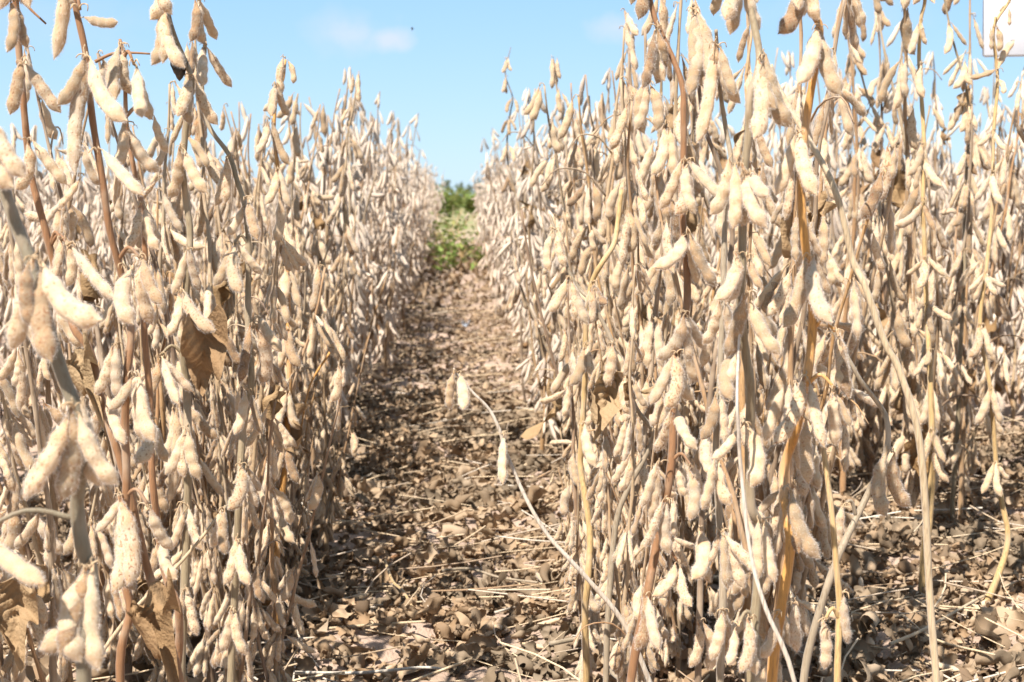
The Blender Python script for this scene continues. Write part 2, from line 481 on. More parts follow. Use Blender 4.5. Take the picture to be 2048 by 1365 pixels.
def frame_matrix(P, y, zhint, s):
    y = norm(y); x = norm(np.cross(y, zhint)); z = np.cross(x, y)
    M = np.eye(4); M[:3, :3] = np.stack([x, y, z], 1) * s; M[:3, 3] = P
    return M

# ------------------------------------------------------------------ scene-object helpers
def props(o, label=None, cat=None, group=None, kind=None):
    if label: o['label'] = label
    if cat: o['category'] = cat
    if group: o['group'] = group
    if kind: o['kind'] = kind
    return o
def empty(name, loc):
    o = bpy.data.objects.new(name, None); o.empty_display_size = .02
    o.location = loc; COL.objects.link(o); return o
def link(name, mesh, parent=None, M=None):
    o = bpy.data.objects.new(name, mesh); COL.objects.link(o)
    if parent is not None: o.parent = parent
    if M is not None: o.matrix_basis = Matrix(np.asarray(M).tolist())
    return o

# ------------------------------------------------------------------ one soybean plant, as numbers
def plant_spec(seed, H, lush=1.0, pods_low=.05):
    """stems: (path, radii); pods: (variant, matrix); curls: (place, out, size) - all from the plant's foot"""
    g = np.random.default_rng(seed)
    stems, pods, curls, leaves = [], [], [], []
    def shoot(P0, dirv, L, r0, first, dens):
        n = max(4, int(L / .048)); P = np.array(P0, float); d = norm(dirv)
        pts = [P.copy()]; az = g.uniform(0, 6.3)
        for i in range(n):
            d = norm(d + np.array([g.normal(0, .045), g.normal(0, .045), .07]))
            zz = .05 * (-1) ** i
            P = P + (d + np.array([math.cos(az), math.sin(az), 0]) * zz) * L / n
            pts.append(P.copy())
        pts = np.array(pts)
        rad = np.linspace(r0, .0011, n + 1)
        k = 3
        path = smooth_path(pts, k); rr = np.interp(np.arange(len(path)) / k, np.arange(n + 1), rad)
        rr[::k] *= 1.25
        stems.append((path, rr))
        for i in range(1, n + 1):
            if pts[i][2] < pods_low: continue
            f = i / n
            az += 2.4 + g.normal(0, .5)
            top = i == n
            c = g.choice([2, 3, 4, 5], p=[.10, .30, .35, .25]) if f < .88 else g.choice([1, 2, 3], p=[.2, .5, .3])
            if g.random() > dens: c = g.choice([0, 1])
            for q in range(c):
                a = az + g.normal(0, .75)
                out = np.array([math.cos(a), math.sin(a), 0])
                B = pts[i] + out * g.uniform(.003, .010) + [0, 0, g.uniform(-.006, .004)]
                ln = g.normal(.043, .0075) * (1 - .18 * max(0, f - .6)); ln = float(np.clip(ln, .024, .055))
                tilt = abs(g.normal(.36, .18))
                if g.random() < .02: tilt = g.uniform(.9, 1.5)
                T = B + ln * (out * math.sin(tilt) - np.array([0, 0, math.cos(tilt)]))
                sd = out + g.normal(0, .45, 3)
                if g.random() < .2: sd = -sd
                v = int(g.integers(0, NV)) if f < .85 else int(g.choice([2, 5, 2, 0, 3]))
                pods.append((v, pod_matrix(v, B, T, sd, g.uniform(.70, 1.12))))
            if c: curls.append((pts[i], np.array([math.cos(az), math.sin(az), 0]), .006))
            if g.random() < .10 and .15 < f < .9:          # a leftover leaf stalk
                a = g.uniform(0, 6.3); o2 = np.array([math.cos(a), math.sin(a), 0]); q = g.uniform(.04, .09)
                pp = smooth_path(np.array([pts[i], pts[i] + o2 * q * .35 + [0, 0, q * .4], pts[i] + o2 * q * .8 + [0, 0, q * .45], pts[i] + o2 * q * 1.05 + [0, 0, q * .2]]), 3)
                stems.append((pp, np.linspace(.0012, .0006, len(pp))))
            if g.random() < .022 and .12 < f < .8:
                a = g.uniform(0, 6.3)
                leaves.append((pts[i], np.array([math.cos(a) * .4, math.sin(a) * .4, -1.0]), np.array([-math.sin(a), math.cos(a), .3]), g.uniform(.04, .07)))
        return pts
    main = shoot((0, 0, -.01), (g.normal(0, .06), g.normal(0, .06), 1), H, g.uniform(.0034, .0050), 0, .93 * lush)
    for b in range(int(g.choice([1, 2, 3, 4], p=[.2, .35, .3, .15]))):
        i = int(g.integers(1, max(2, len(main) // 4))); a = g.uniform(0, 6.3)
        shoot(main[i], (math.cos(a) * .32, math.sin(a) * .32, 1), H * g.uniform(.25, .75) * (1 - .5 * i / len(main)), .0026, 0, .85 * lush)
    return dict(stems=stems, pods=pods, curls=curls, leaves=leaves, H=H)

LEAVES = [leaf_arrays(100 + k, 30, 20, fold=rng.uniform(.6, 1.4), width=.33, roll=rng.uniform(1.0, 2.4) * (1 if k % 3 else -1), crumple=.50) for k in range(8)]
LEAF_MESH = []
for k, arr in enumerate(LEAVES):
    LEAF_MESH.append(Geo().add(*arr).mesh('dry_leaf', [M_LEAFBR if k % 4 == 3 else M_LEAF]))

SCRAP_MESH = []
for k in range(8):
    V_, Q_, T_, a_, b_ = scrap_arrays(380 + k, 18)
    V_ = V_ + np.array([0, .45, 0])
    SCRAP_MESH.append(Geo().add(V_, Q_).mesh('dry_leaf', [M_LEAFBR if k % 4 == 3 else M_LEAF]))

def stem_geo(spec, nseg, which=None, curls=True):
    G = Geo(); g = np.random.default_rng(3)
    for k, (p, r) in enumerate(spec['stems']):
        if which is not None and k not in which: continue
        G.add(*tube(p, r, nseg))
    if curls and (which is None or 0 in which):
        for (P, o, s) in spec['curls']: curl_geo(G, P, o, .0045, g, 2)
    return G

# ------------------------------------------------------------------ the ground
def axis_lines(fine0, fine1, step, lo, hi, grow=1.22):
    a = list(np.arange(fine0, fine1 + 1e-6, step))
    s = step; x = a[-1]
    while x < hi: s *= grow; x += s; a.append(min(x, hi))
    s = step; x = a[0]; pre = []
    while x > lo: s *= grow; x -= s; pre.append(max(x, lo))
    return np.array(pre[::-1] + a)
def value_noise(x, y, seed):
    g = np.random.default_rng(seed); tab = g.uniform(-1, 1, (256, 256))
    xi, yi = np.floor(x).astype(int), np.floor(y).astype(int); fx, fy = x - xi, y - yi
    fx, fy = fx * fx * (3 - 2 * fx), fy * fy * (3 - 2 * fy)
    t = lambda a, b: tab[a % 256, b % 256]
    return (t(xi, yi) * (1 - fx) + t(xi + 1, yi) * fx) * (1 - fy) + (t(xi, yi + 1) * (1 - fx) + t(xi + 1, yi + 1) * fx) * fy
ROWS = [.25, .72, 1.20, 1.68, 2.16, 2.64, 3.12, 3.6, 4.08, 4.56, 5.04, 5.52, 6.0, 6.5, 7.0, -.31, -.80, -1.28, -1.76, -2.24, -2.72, -3.2, -3.7, -4.2, -4.7, -5.2, -5.7, -6.2]
def ground_z(x, y):
    near = np.clip((16 - y) / 6, 0, 1) * np.clip((8 - np.abs(x)) / 2, 0, 1)
    z = .012 * value_noise(x * 7, y * 7, 1) + .010 * value_noise(x * 19, y * 19, 2) + .009 * np.abs(value_noise(x * 45, y * 45, 3))
    return z * near
gx = axis_lines(-1.1, 1.6, .014, -600, 600); gy = axis_lines(1.0, 5.0, .016, -60, 1500)
GX, GY = np.meshgrid(gx, gy, indexing='ij')
GV = np.stack([GX, GY, ground_z(GX, GY)], -1).reshape(-1, 3)
i, j = np.meshgrid(np.arange(len(gx) - 1), np.arange(len(gy) - 1), indexing='ij'); s_ = len(gy)
GQ = np.stack([i * s_ + j, (i + 1) * s_ + j, (i + 1) * s_ + j + 1, i * s_ + j + 1], -1).reshape(-1, 4)
props(link('ground', Geo().add(GV, GQ).mesh('ground', [M_SOIL])), kind='structure')

# ------------------------------------------------------------------ soybean plants placed one by one in the foreground
# stem: photo pixels traced top to bottom, turned into places at the plant's own distance; pods: base pixel and tip pixels
ORANGE_L = 'thick glossy orange stem with spotted fuzzy pods bending in an S at the front of the right row'
HEROES = [
 dict(label='soybean plant with thick orange S-curved stem and rust-speckled fuzzy pods', mat='orange', d=.95, r=(3.9, 2.2),
  stem=[(1590, -420), (1600, -200), (1620, 0), (1640, 60), (1626, 156), (1610, 260), (1602, 351), (1606, 450), (1619, 560), (1626, 640), (1615, 750), (1592, 860), (1567, 945), (1576, 1040), (1580, 1099), (1562, 1216), (1545, 1340)],
  nodes=[(1640, 58, [(1593, 168, -1), (1683, 191, -1)]), (1594, 268, [(1553, 390, 1), (1637, 392, -1)]), (1622, 516, [(1562, 655, -1), (1672, 648, -1)]),
         (1615, 760, [(1540, 888, -1), (1650, 896, 1)]), (1668, 775, [(1672, 893, 1)]), (1619, 848, [(1617, 968, 1)]), (1670, 664, [(1699, 798, 1), (1678, 778, -1)]),
         (1576, 978, [(1598, 1107, 1), (1645, 1118, 1)]), (1585, 1205, [(1594, 1305, 1)]), (1560, 1225, [(1520, 1315, -1)]), (1600, -60, [(1556, 68, -1), (1598, 20, 1), (1640, 40, 1)]), (1595, -190, [(1550, -60, -1), (1640, -70, 1)])]),
 dict(label='slim yellow stalk with a few speckled pods leaning against the thick orange stem', mat='yellow', d=.97, r=(2.6, 1.6),
  stem=[(1628, 778), (1640, 850), (1651, 930), (1663, 1021), (1673, 1138), (1679, 1216), (1675, 1364)],
  nodes=[(1683, 1186, [(1697, 1288, 1)]), (1650, 1240, [(1648, 1340, -1)])]),
 dict(label='soybean plant with olive-grey upper stem and big whitish fuzzy pods, just beside the orange stem', mat='olive', d=.92, r=(3.6, 2.0),
  stem=[(1480, -380), (1485, -160), (1499, 0), (1519, 117), (1500, 195), (1497, 273), (1488, 351), (1484, 526), (1480, 600), (1490, 700), (1501, 780), (1499, 900), (1502, 1010), (1520, 1060), (1515, 1180), (1500, 1364)],
  nodes=[(1523, 121, [(1500, 280, 1), (1552, 218, -1), (1585, 255, -1)]), (1476, 333, [(1466, 458, 1), (1482, 455, -1)]), (1496, 350, [(1537, 392, 1), (1535, 456, -1)]),
         (1476, 510, [(1433, 600, -1), (1455, 602, 1)]), (1492, 514, [(1524, 577, 1)]), (1494, 592, [(1453, 717, 1), (1562, 710, 1)]), (1483, 850, [(1424, 918, -1), (1500, 975, 1)]),
         (1480, 700, [(1440, 790, -1), (1465, 800, 1)]), (1523, 1043, [(1518, 1158, -1), (1550, 1166, 1)]), (1500, 1235, [(1514, 1350, 1), (1478, 1345, -1)]), (1476, 1251, [(1455, 1330, -1)]),
         (1485, -60, [(1460, 70, 1), (1450, 40, -1), (1520, 60, 1)]), (1484, -220, [(1440, -90, -1), (1525, -100, 1)])]),
 dict(label='bare pale straw stalk slanting down behind the orange stem', mat='straw', d=.99, r=(2.6, 2.0),
  stem=[(1540, 130), (1554, 171), (1601, 253), (1651, 339), (1679, 409), (1706, 522), (1729, 570), (1769, 684), (1798, 740), (1835, 860), (1850, 1000), (1860, 1200)], nodes=[]),
 dict(label='soybean plant with reddish-brown stem and fanned clusters of three fuzzy pods', mat='rust', d=1.10, r=(3.8, 1.9),
  stem=[(1270, -250), (1290, -60), (1308, 31), (1328, 78), (1363, 164), (1367, 234), (1367, 312), (1365, 429), (1373, 530), (1373, 615), (1353, 706), (1348, 816), (1340, 950), (1315, 1080), (1292, 1200), (1262, 1360)],
  nodes=[(1312, 58, [(1281, 175, -1), (1330, 162, 1), (1312, 168, 1)]), (1371, 323, [(1320, 420, -1), (1392, 428, 1), (1447, 396, 1), (1350, 430, -1)]), (1373, 466, [(1305, 536, -1), (1332, 534, -1), (1396, 568, 1), (1436, 573, 1)]),
         (1370, 626, [(1313, 718, -1), (1381, 724, 1), (1412, 700, 1)]), (1352, 706, [(1300, 810, -1), (1330, 815, 1), (1390, 800, 1)]), (1348, 816, [(1395, 900, 1), (1310, 905, -1)]), (1320, 925, [(1284, 1015, -1), (1300, 1040, 1)]),
         (1383, 933, [(1377, 1042, -1), (1420, 1015, 1)]), (1355, 1122, [(1304, 1192, -1), (1384, 1214, 1)]), (1330, 1000, [(1290, 1095, -1), (1340, 1110, 1)]), (1290, 1190, [(1270, 1300, -1), (1318, 1300, 1)]),
         (1280, -80, [(1275, 40, -1), (1300, 20, 1), (1262, 10, -1)])]),
 dict(label='soybean plant with long white-haired pods between the reddish and the olive-grey stems', mat='grey', d=1.02, r=(3.2, 1.2),
  stem=[(1432, 60), (1434, 94), (1440, 180), (1452, 260), (1462, 330), (1450, 450), (1446, 600), (1440, 760), (1432, 900), (1440, 1060), (1446, 1200), (1440, 1364)],
  nodes=[(1434, 94, [(1380, 287, -1), (1481, 207, 1), (1470, 190, 1), (1412, 190, -1)]), (1462, 330, [(1420, 430, -1), (1500, 430, 1)]), (1441, 1064, [(1456, 1180, 1), (1489, 1178, 1), (1525, 1150, 1), (1416, 1124, -1)]), (1446, 600, [(1405, 690, -1), (1470, 700, 1)]),
         (1437, 780, [(1400, 880, -1), (1450, 890, 1)]), (1434, 920, [(1404, 1020, -1), (1462, 1010, 1)]), (1446, 1220, [(1420, 1320, -1), (1466, 1325, 1)])]),
 dict(label='soybean plant hung with plump pointed pods at its dark tip, behind the reddish-brown stem', mat='dark', d=1.12, r=(3.0, 1.2),
  stem=[(1386, 10), (1388, 30), (1395, 140), (1408, 250), (1440, 340), (1465, 470), (1440, 640), (1420, 800), (1405, 1000), (1400, 1200), (1396, 1364)],
  nodes=[(1387, 22, [(1379, 150, -1), (1401, 162, 1), (1392, 140, 1)]), (1397, 90, [(1413, 180, 1), (1378, 190, -1)]), (1428, 640, [(1404, 735, -1), (1440, 740, 1)]), (1410, 860, [(1380, 950, -1), (1425, 965, 1)]), (1403, 1060, [(1382, 1160, -1), (1422, 1165, 1)]), (1400, 1240, [(1378, 1335, -1), (1415, 1340, 1)])]),
 dict(label='soybean plant with pods in loose tiers on a thin stem left of the reddish one', mat='any', d=1.25, r=(3.4, 1.3),
  stem=[(1290, 60), (1296, 180), (1332, 250), (1338, 380), (1322, 520), (1310, 640), (1300, 760), (1285, 900), (1262, 1040), (1250, 1180), (1240, 1330)],
  nodes=[(1295, 170, [(1270, 260, -1), (1312, 262, 1), (1290, 268, 1)]), (1332, 248, [(1300, 350, -1), (1345, 352, 1)]), (1334, 400, [(1302, 490, -1), (1352, 490, 1)]), (1322, 520, [(1290, 610, -1), (1338, 612, 1), (1270, 590, -1)]), (1310, 640, [(1270, 725, -1), (1325, 735, 1), (1296, 738, 1)]), (1300, 760, [(1262, 850, -1), (1318, 852, 1)]), (1285, 900, [(1250, 985, -1), (1302, 990, 1)]), (1262, 1040, [(1230, 1130, -1), (1280, 1125, 1)]), (1250, 1180, [(1220, 1270, -1), (1266, 1268, 1)])]),
 dict(label='curving golden-yellow stalk with one shaded pod, standing free at the edge of the furrow', mat='yellow', d=1.3, r=(3.4, 2.2),
  stem=[(1243, 380), (1236, 440), (1228, 488), (1205, 525), (1184, 566), (1172, 640), (1170, 758), (1163, 880), (1161, 935), (1172, 1003), (1180, 1071), (1176, 1160), (1170, 1230)],
  nodes=[(1184, 568, [(1215, 608, -1)]), (1172, 690, [(1140, 770, -1), (1198, 765, 1)]), (1164, 850, [(1192, 935, 1)])]),
 dict(label='drooping grey-brown stem with a crook in its lower stalk at the furrow edge', mat='grey', d=1.22, r=(2.8, 1.2),
  stem=[(1100, 430), (1108, 455), (1136, 539), (1160, 580), (1183, 605), (1224, 682), (1245, 745), (1272, 816), (1306, 866), (1290, 915), (1255, 980), (1230, 1060), (1215, 1250)],
  nodes=[(1138, 556, [(1098, 625, -1), (1150, 640, 1), (1176, 650, 1)]), (1110, 460, [(1132, 535, 1), (1100, 545, -1)]), (1228, 690, [(1270, 780, 1), (1208, 775, -1)]), (1246, 745, [(1262, 830, 1)])],
  leaves=[((1246, 742), (1188, 862), .050, 5)]),
 dict(label='long bleached grey stalk arching over the furrow with a lone forked pod at its tip', mat='bleach', d=1.18, r=(2.4, .9),
  stem=[(908, 738), (913, 748), (945, 785), (978, 819), (999, 860), (1012, 905), (1055, 1003), (1096, 1071), (1140, 1120), (1181, 1165), (1243, 1240), (1290, 1340)],
  nodes=[(914, 745, [(901, 820, -1), (926, 819, 1)]), (1003, 868, [(1006, 970, 1)])]),
 dict(label='straight pale straw stalk without pods rising from the bottom of the right row', mat='bleach', d=.88, r=(1.7, .7),
  stem=[(1486, 560), (1478, 680), (1474, 800), (1477, 860), (1481, 930), (1500, 1099), (1531, 1216), (1589, 1364)], nodes=[]),
 dict(label='brown stalk bent like an elbow with a spotted pod pair beside the yellow stalk', mat='grey', d=1.12, r=(3.6, 1.3),
  stem=[(1662, 655), (1690, 705), (1721, 761), (1762, 815), (1775, 850), (1772, 904), (1735, 990), (1679, 1107), (1640, 1220), (1610, 1340)],
  nodes=[(1781, 904, [(1779, 1036, -1), (1822, 1014, 1)]), (1690, 1010, [(1678, 1100, -1)])]),
 dict(label='soybean plant with orange-tan stem on a thick woody base and neat pod tiers', mat='yellow', d=1.75, r=(3.6, 2.0), flare=4.5,
  stem=[(1855, -110), (1850, 0), (1842, 39), (1838, 117), (1843, 195), (1848, 290), (1846, 390), (1849, 500), (1853, 615), (1860, 743), (1864, 880), (1862, 982), (1851, 1099), (1847, 1212)],
  nodes=[(1842, 42, [(1818, 108, -1), (1853, 90, 1)]), (1842, 130, [(1849, 196, 1)]), (1846, 290, [(1815, 352, -1), (1868, 350, 1)]), (1846, 318, [(1830, 380, -1), (1885, 372, 1)]), (1848, 400, [(1790, 450, -1), (1870, 462, 1)]), (1849, 516, [(1812, 550, -1), (1832, 578, -1), (1892, 552, 1), (1870, 540, 1)]),
         (1853, 608, [(1836, 660, -1), (1905, 640, 1), (1866, 672, 1)]), (1858, 700, [(1828, 752, -1), (1850, 730, 1)]), (1862, 860, [(1836, 930, -1), (1890, 925, 1)]), (1866, 900, [(1898, 965, 1)]), (1850, -60, [(1826, 10, -1), (1872, 8, 1)])]),
 dict(label='yellowish-stemmed soybean plant with two pods sticking out sideways in front of the white board', mat='yellow', d=1.70, r=(3.4, 1.6), flare=4.5,
  stem=[(2024, -20), (2018, 4), (1988, 54), (1992, 120), (1995, 170), (1987, 273), (1984, 420), (1972, 545), (1960, 655), (1981, 780), (1992, 926), (2003, 1001), (2016, 1080), (1991, 1165), (1960, 1232)],
  nodes=[(1993, 142, [(2029, 80, 1), (1939, 156, 1)]), (1988, 56, [(1982, 100, -1), (1996, 104, 1)]), (2016, 8, [(2018, 52, 1), (1999, 24, -1)]), (1990, 155, [(2006, 188, 1)]), (1986, 262, [(1955, 290, -1), (2012, 300, 1)]), (1984, 345, [(2005, 410, 1), (1950, 400, -1)]),
         (1972, 545, [(1938, 580, -1), (2012, 572, 1), (1995, 590, 1)]), (1960, 650, [(1937, 715, -1), (1985, 715, 1)]), (1992, 930, [(1963, 988, -1), (2003, 994, 1), (2019, 958, 1)]), (1980, 780, [(1950, 850, -1), (2005, 850, 1)])]),
 dict(label='slender soybean plant with leaning top of paired pods against the sky, behind woody-based plants', mat='olive', d=2.1, r=(4.2, 1.0),
  stem=[(1880, -40), (1889, 0), (1905, 78), (1932, 175), (1938, 260), (1930, 400), (1928, 560), (1920, 720), (1915, 860), (1905, 1010)],
  nodes=[(1899, 50, [(1885, 110, -1), (1934, 92, 1)]), (1928, 128, [(1905, 178, -1), (1945, 170, 1), (1926, 185, 1)]), (1934, 210, [(1920, 265, -1), (1955, 258, 1)]), (1936, 300, [(1912, 352, -1), (1955, 350, 1)]), (1930, 400, [(1905, 452, -1), (1950, 452, 1)]), (1928, 500, [(1900, 555, -1), (1950, 548, 1)]), (1926, 600, [(1902, 655, -1), (1948, 650, 1)]), (1920, 720, [(1896, 772, -1), (1944, 770, 1)])],
  leaves=[]),
 dict(label='thin soybean plant hung with a blackened crumpled leaf, right of the orange stem', mat='any', d=2.3, r=(4.0, 1.0),
  stem=[(1700, -60), (1710, 20), (1715, 110), (1742, 210), (1790, 280), (1806, 330), (1800, 420), (1790, 540), (1780, 680), (1775, 800), (1770, 930)],
  nodes=[(1712, 30, [(1690, 80, -1), (1725, 85, 1)]), (1715, 100, [(1700, 150, -1), (1735, 150, 1), (1712, 155, 1)]), (1742, 210, [(1715, 255, -1), (1765, 250, 1)]), (1770, 250, [(1745, 300, -1), (1790, 300, 1)]), (1800, 420, [(1775, 465, -1), (1825, 465, 1)]), (1792, 520, [(1765, 565, -1), (1812, 570, 1)]), (1783, 640, [(1760, 690, -1), (1805, 685, 1)]), (1776, 770, [(1756, 815, -1), (1800, 815, 1)])],
  leaves=[((1806, 325), (1812, 425), .048, 20), ((1790, 345), (1796, 420), .04, 1)]),
 # ---- left row
 dict(label='thick grey-green stem with large velvety pods, closest to the viewer and slightly out of focus', mat='greygreen', d=.68, r=(3.9, 2.8),
  stem=[(-90, -60), (-55, 120), (-5, 340), (15, 400), (38, 465), (65, 535), (116, 724), (154, 826), (166, 905), (154, 1003), (164, 1088), (183, 1156), (171, 1242), (168, 1364)],
  nodes=[(72, 520, [(205, 640, 1), (66, 655, -1), (106, 724, 1), (20, 702, -1)]), (152, 815, [(46, 995, -1), (122, 1003, 1), (238, 970, 1), (205, 975, -1)]), (178, 1134, [(78, 1300, -1), (164, 1325, 1), (204, 1342, 1), (120, 1310, -1)]),
         (-30, 230, [(52, 355, 1), (28, 375, -1), (-40, 360, -1)]), (-50, 1070, [(90, 1168, -1)])]),
 dict(label='rust-brown leaning stem with long dangling pods beside the thick grey-green stem', mat='rust', d=.98, twigs=[[(41, -5), (60, 18), (92, 48)]], r=(3.2, 2.1),
  stem=[(20, -240), (28, -90), (31, 0), (38, 103), (51, 253), (62, 350), (88, 450), (117, 560), (147, 655), (181, 706), (205, 809), (232, 894), (262, 1000), (290, 1120), (330, 1250), (360, 1364)],
  nodes=[(50, 128, [(122, 226, 1), (20, 230, -1)]), (58, 282, [(134, 370, 1), (30, 380, -1)]), (137, 492, [(237, 592, 1)]), (124, 482, [(132, 575, 1), (100, 570, -1)]), (30, 5, [(14, 105, -1), (56, 96, 1)]), (29, -100, [(0, 20, -1), (60, 15, 1)]), (205, 800, [(170, 890, -1), (250, 890, 1)])],
  leaves=[((150, 700), (178, 800), .060, 2)]),
 dict(label='tall brown stem with a starburst of woolly pods near eye level in the left row', mat='rust', d=.96, r=(3.1, 2.0),
  stem=[(130, -260), (140, -120), (149, 0), (171, 106), (185, 240), (205, 360), (219, 460), (246, 563), (262, 660), (253, 760), (250, 860), (253, 960), (247, 1139), (260, 1225), (240, 1330)],
  nodes=[(176, 116, [(147, 258, -1), (264, 241, 1), (172, 354, 1), (115, 210, -1)]), (198, 306, [(289, 392, 1)]), (171, 352, [(114, 416, -1)]), (253, 536, [(268, 650, 1)]), (280, 516, [(305, 650, 1), (326, 608, 1)]), (270, 750, [(288, 884, 1), (312, 884, 1), (218, 820, -1)]),
         (243, 992, [(190, 1064, -1), (208, 1192, -1), (285, 1186, 1), (240, 1180, 1)]), (297, 1013, [(346, 1100, 1)]), (232, 690, [(190, 790, -1), (240, 800, 1)]), (160, 20, [(236, 44, 1), (113, -20, -1)]), (135, -130, [(88, 118, -1), (120, 0, 1)])],
  leaves=[((300, 1170), (325, 1330), .055, 2), ((30, 1150), (35, 1320), .055, 5)]),
 dict(label='stem with bunches of slim grey-beige pods beside a black shrivelled leaf, against the sky', mat='olive', d=1.18, r=(4.0, 1.5),
  stem=[(318, -160), (325, -60), (332, 0), (345, 60), (369, 120), (384, 161), (377, 222), (369, 291), (366, 342), (372, 400), (380, 470), (374, 560), (366, 690), (373, 775), (376, 894), (374, 1050), (368, 1200), (362, 1364)],
  nodes=[(323, 16, [(303, 131, -1), (324, 128, 1), (358, 120, 1), (380, 137, 1)]), (386, 155, [(355, 233, -1), (383, 250, 1), (436, 250, 1)]), (362, 296, [(336, 398, -1), (415, 386, 1)]), (362, 585, [(334, 673, -1), (362, 692, 1), (437, 661, 1)]), (321, 712, [(290, 795, -1), (358, 808, 1), (386, 784, 1)]),
         (376, 500, [(345, 590, -1), (400, 585, 1)]), (374, 860, [(330, 950, -1), (400, 960, 1), (370, 955, 1)]), (374, 1010, [(340, 1100, -1), (405, 1100, 1)]), (368, 1180, [(340, 1270, -1), (395, 1272, 1)]), (322, -70, [(300, 40, -1), (345, 30, 1)])],
  leaves=[((352, 122), (358, 176), .026, 20), ((412, 640), (400, 770), .058, 0)]),
 dict(label='soybean plant with upright twin pod bunches reaching the top edge, beside the black shrivelled leaf', mat='olive', d=1.2, r=(3.6, 1.2),
  stem=[(392, -60), (396, 0), (405, 60), (410, 92), (404, 170), (417, 250), (458, 310), (475, 365), (489, 410), (497, 490), (496, 655), (503, 757), (486, 860), (478, 1000), (470, 1180), (462, 1364)],
  nodes=[(397, 0, [(380, 84, -1), (408, 88, 1), (433, 80, 1)]), (410, 92, [(402, 172, -1), (464, 175, 1)]), (458, 315, [(430, 412, -1), (450, 408, 1)]), (490, 400, [(455, 470, -1), (515, 480, 1)]), (468, 490, [(427, 572, -1), (489, 587, 1), (525, 550, 1)]), (506, 650, [(478, 768, -1), (517, 770, 1)]), (509, 640, [(564, 704, 1)]),
         (497, 780, [(468, 870, -1), (525, 870, 1)]), (482, 930, [(455, 1020, -1), (515, 1015, 1)]), (476, 1080, [(448, 1170, -1), (500, 1170, 1)]), (468, 1220, [(440, 1305, -1), (495, 1310, 1)])]),
 dict(label='soybean plant with downy pods under a hooked tip, right of the tall brown stem', mat='rust', d=1.08, twigs=[[(190, 124), (225, 108), (262, 106), (300, 108)], [(245, 100), (250, 130), (258, 160)]], r=(3.6, 1.2),
  stem=[(240, 80), (243, 95), (250, 170), (253, 250), (268, 340), (285, 420), (290, 520), (288, 650), (300, 800), (305, 960), (328, 1139), (356, 1215), (358, 1300), (352, 1364)],
  nodes=[(243, 94, [(235, 200, -1), (262, 190, 1)]), (268, 130, [(305, 240, 1), (285, 235, -1)]), (253, 250, [(233, 335, -1), (320, 344, 1)]), (301, 238, [(336, 306, 1)]), (285, 410, [(250, 500, -1), (318, 500, 1)]), (302, 840, [(265, 930, -1), (335, 925, 1)]), (320, 1080, [(290, 1160, -1), (355, 1160, 1)])]),
 dict(label='soybean plant with tan-orange stem and small pods, next to the furrow', mat='orange', d=1.55, r=(4.2, 1.3), twigs=[[(660, 705), (625, 760), (610, 810), (600, 880)]],
  stem=[(571, 120), (566, 160), (555, 180), (548, 260), (556, 340), (568, 450), (575, 553), (578, 689), (578, 775), (572, 900), (560, 1040), (548, 1190)],
  nodes=[(571, 117, [(565, 188, -1), (586, 168, 1)]), (554, 172, [(526, 222, -1), (544, 233, -1), (579, 232, 1)]), (540, 240, [(512, 308, -1), (584, 330, 1)]), (556, 340, [(530, 410, -1), (580, 415, 1)]), (566, 430, [(545, 505, -1), (592, 500, 1)]), (574, 540, [(545, 620, -1), (600, 615, 1), (572, 625, 1)]), (578, 660, [(552, 740, -1), (604, 735, 1)]), (576, 780, [(550, 860, -1), (600, 860, 1)]), (572, 890, [(545, 970, -1), (598, 968, 1)]), (562, 1010, [(540, 1085, -1), (590, 1085, 1)])],
  leaves=[((580, 790), (575, 900), .052, 6)]),
 dict(label='wispy lone plant top with tiny pods rising above the right row into open sky', mat='dark', d=3.3, r=(3.5, .8),
  stem=[(1022, 95), (1016, 118), (1011, 152), (1025, 195), (1020, 230), (1014, 290), (1020, 370), (1030, 470), (1040, 600), (1045, 760)],
  nodes=[(1015, 118, [(1003, 146, -1), (1024, 142, 1)]), (1011, 154, [(1004, 186, -1), (1014, 188, 1)]), (1026, 196, [(1015, 226, -1), (1034, 226, 1)]), (1018, 236, [(1004, 268, -1), (1020, 272, 1), (1032, 262, 1)]), (1014, 290, [(1000, 325, -1), (1026, 326, 1)]), (1018, 350, [(1002, 385, -1), (1032, 386, 1)])]),
 dict(label='thin straw-coloured stalk crossing diagonally low in the left row', mat='straw', d=1.1, r=(1.9, 1.2),
  stem=[(452, 1012), (400, 1080), (342, 1146), (267, 1221), (200, 1310), (160, 1364)], nodes=[(448, 1018, [(420, 1095, -1), (452, 1110, 1)])]),
]
RNG_H = np.random.default_rng(77)
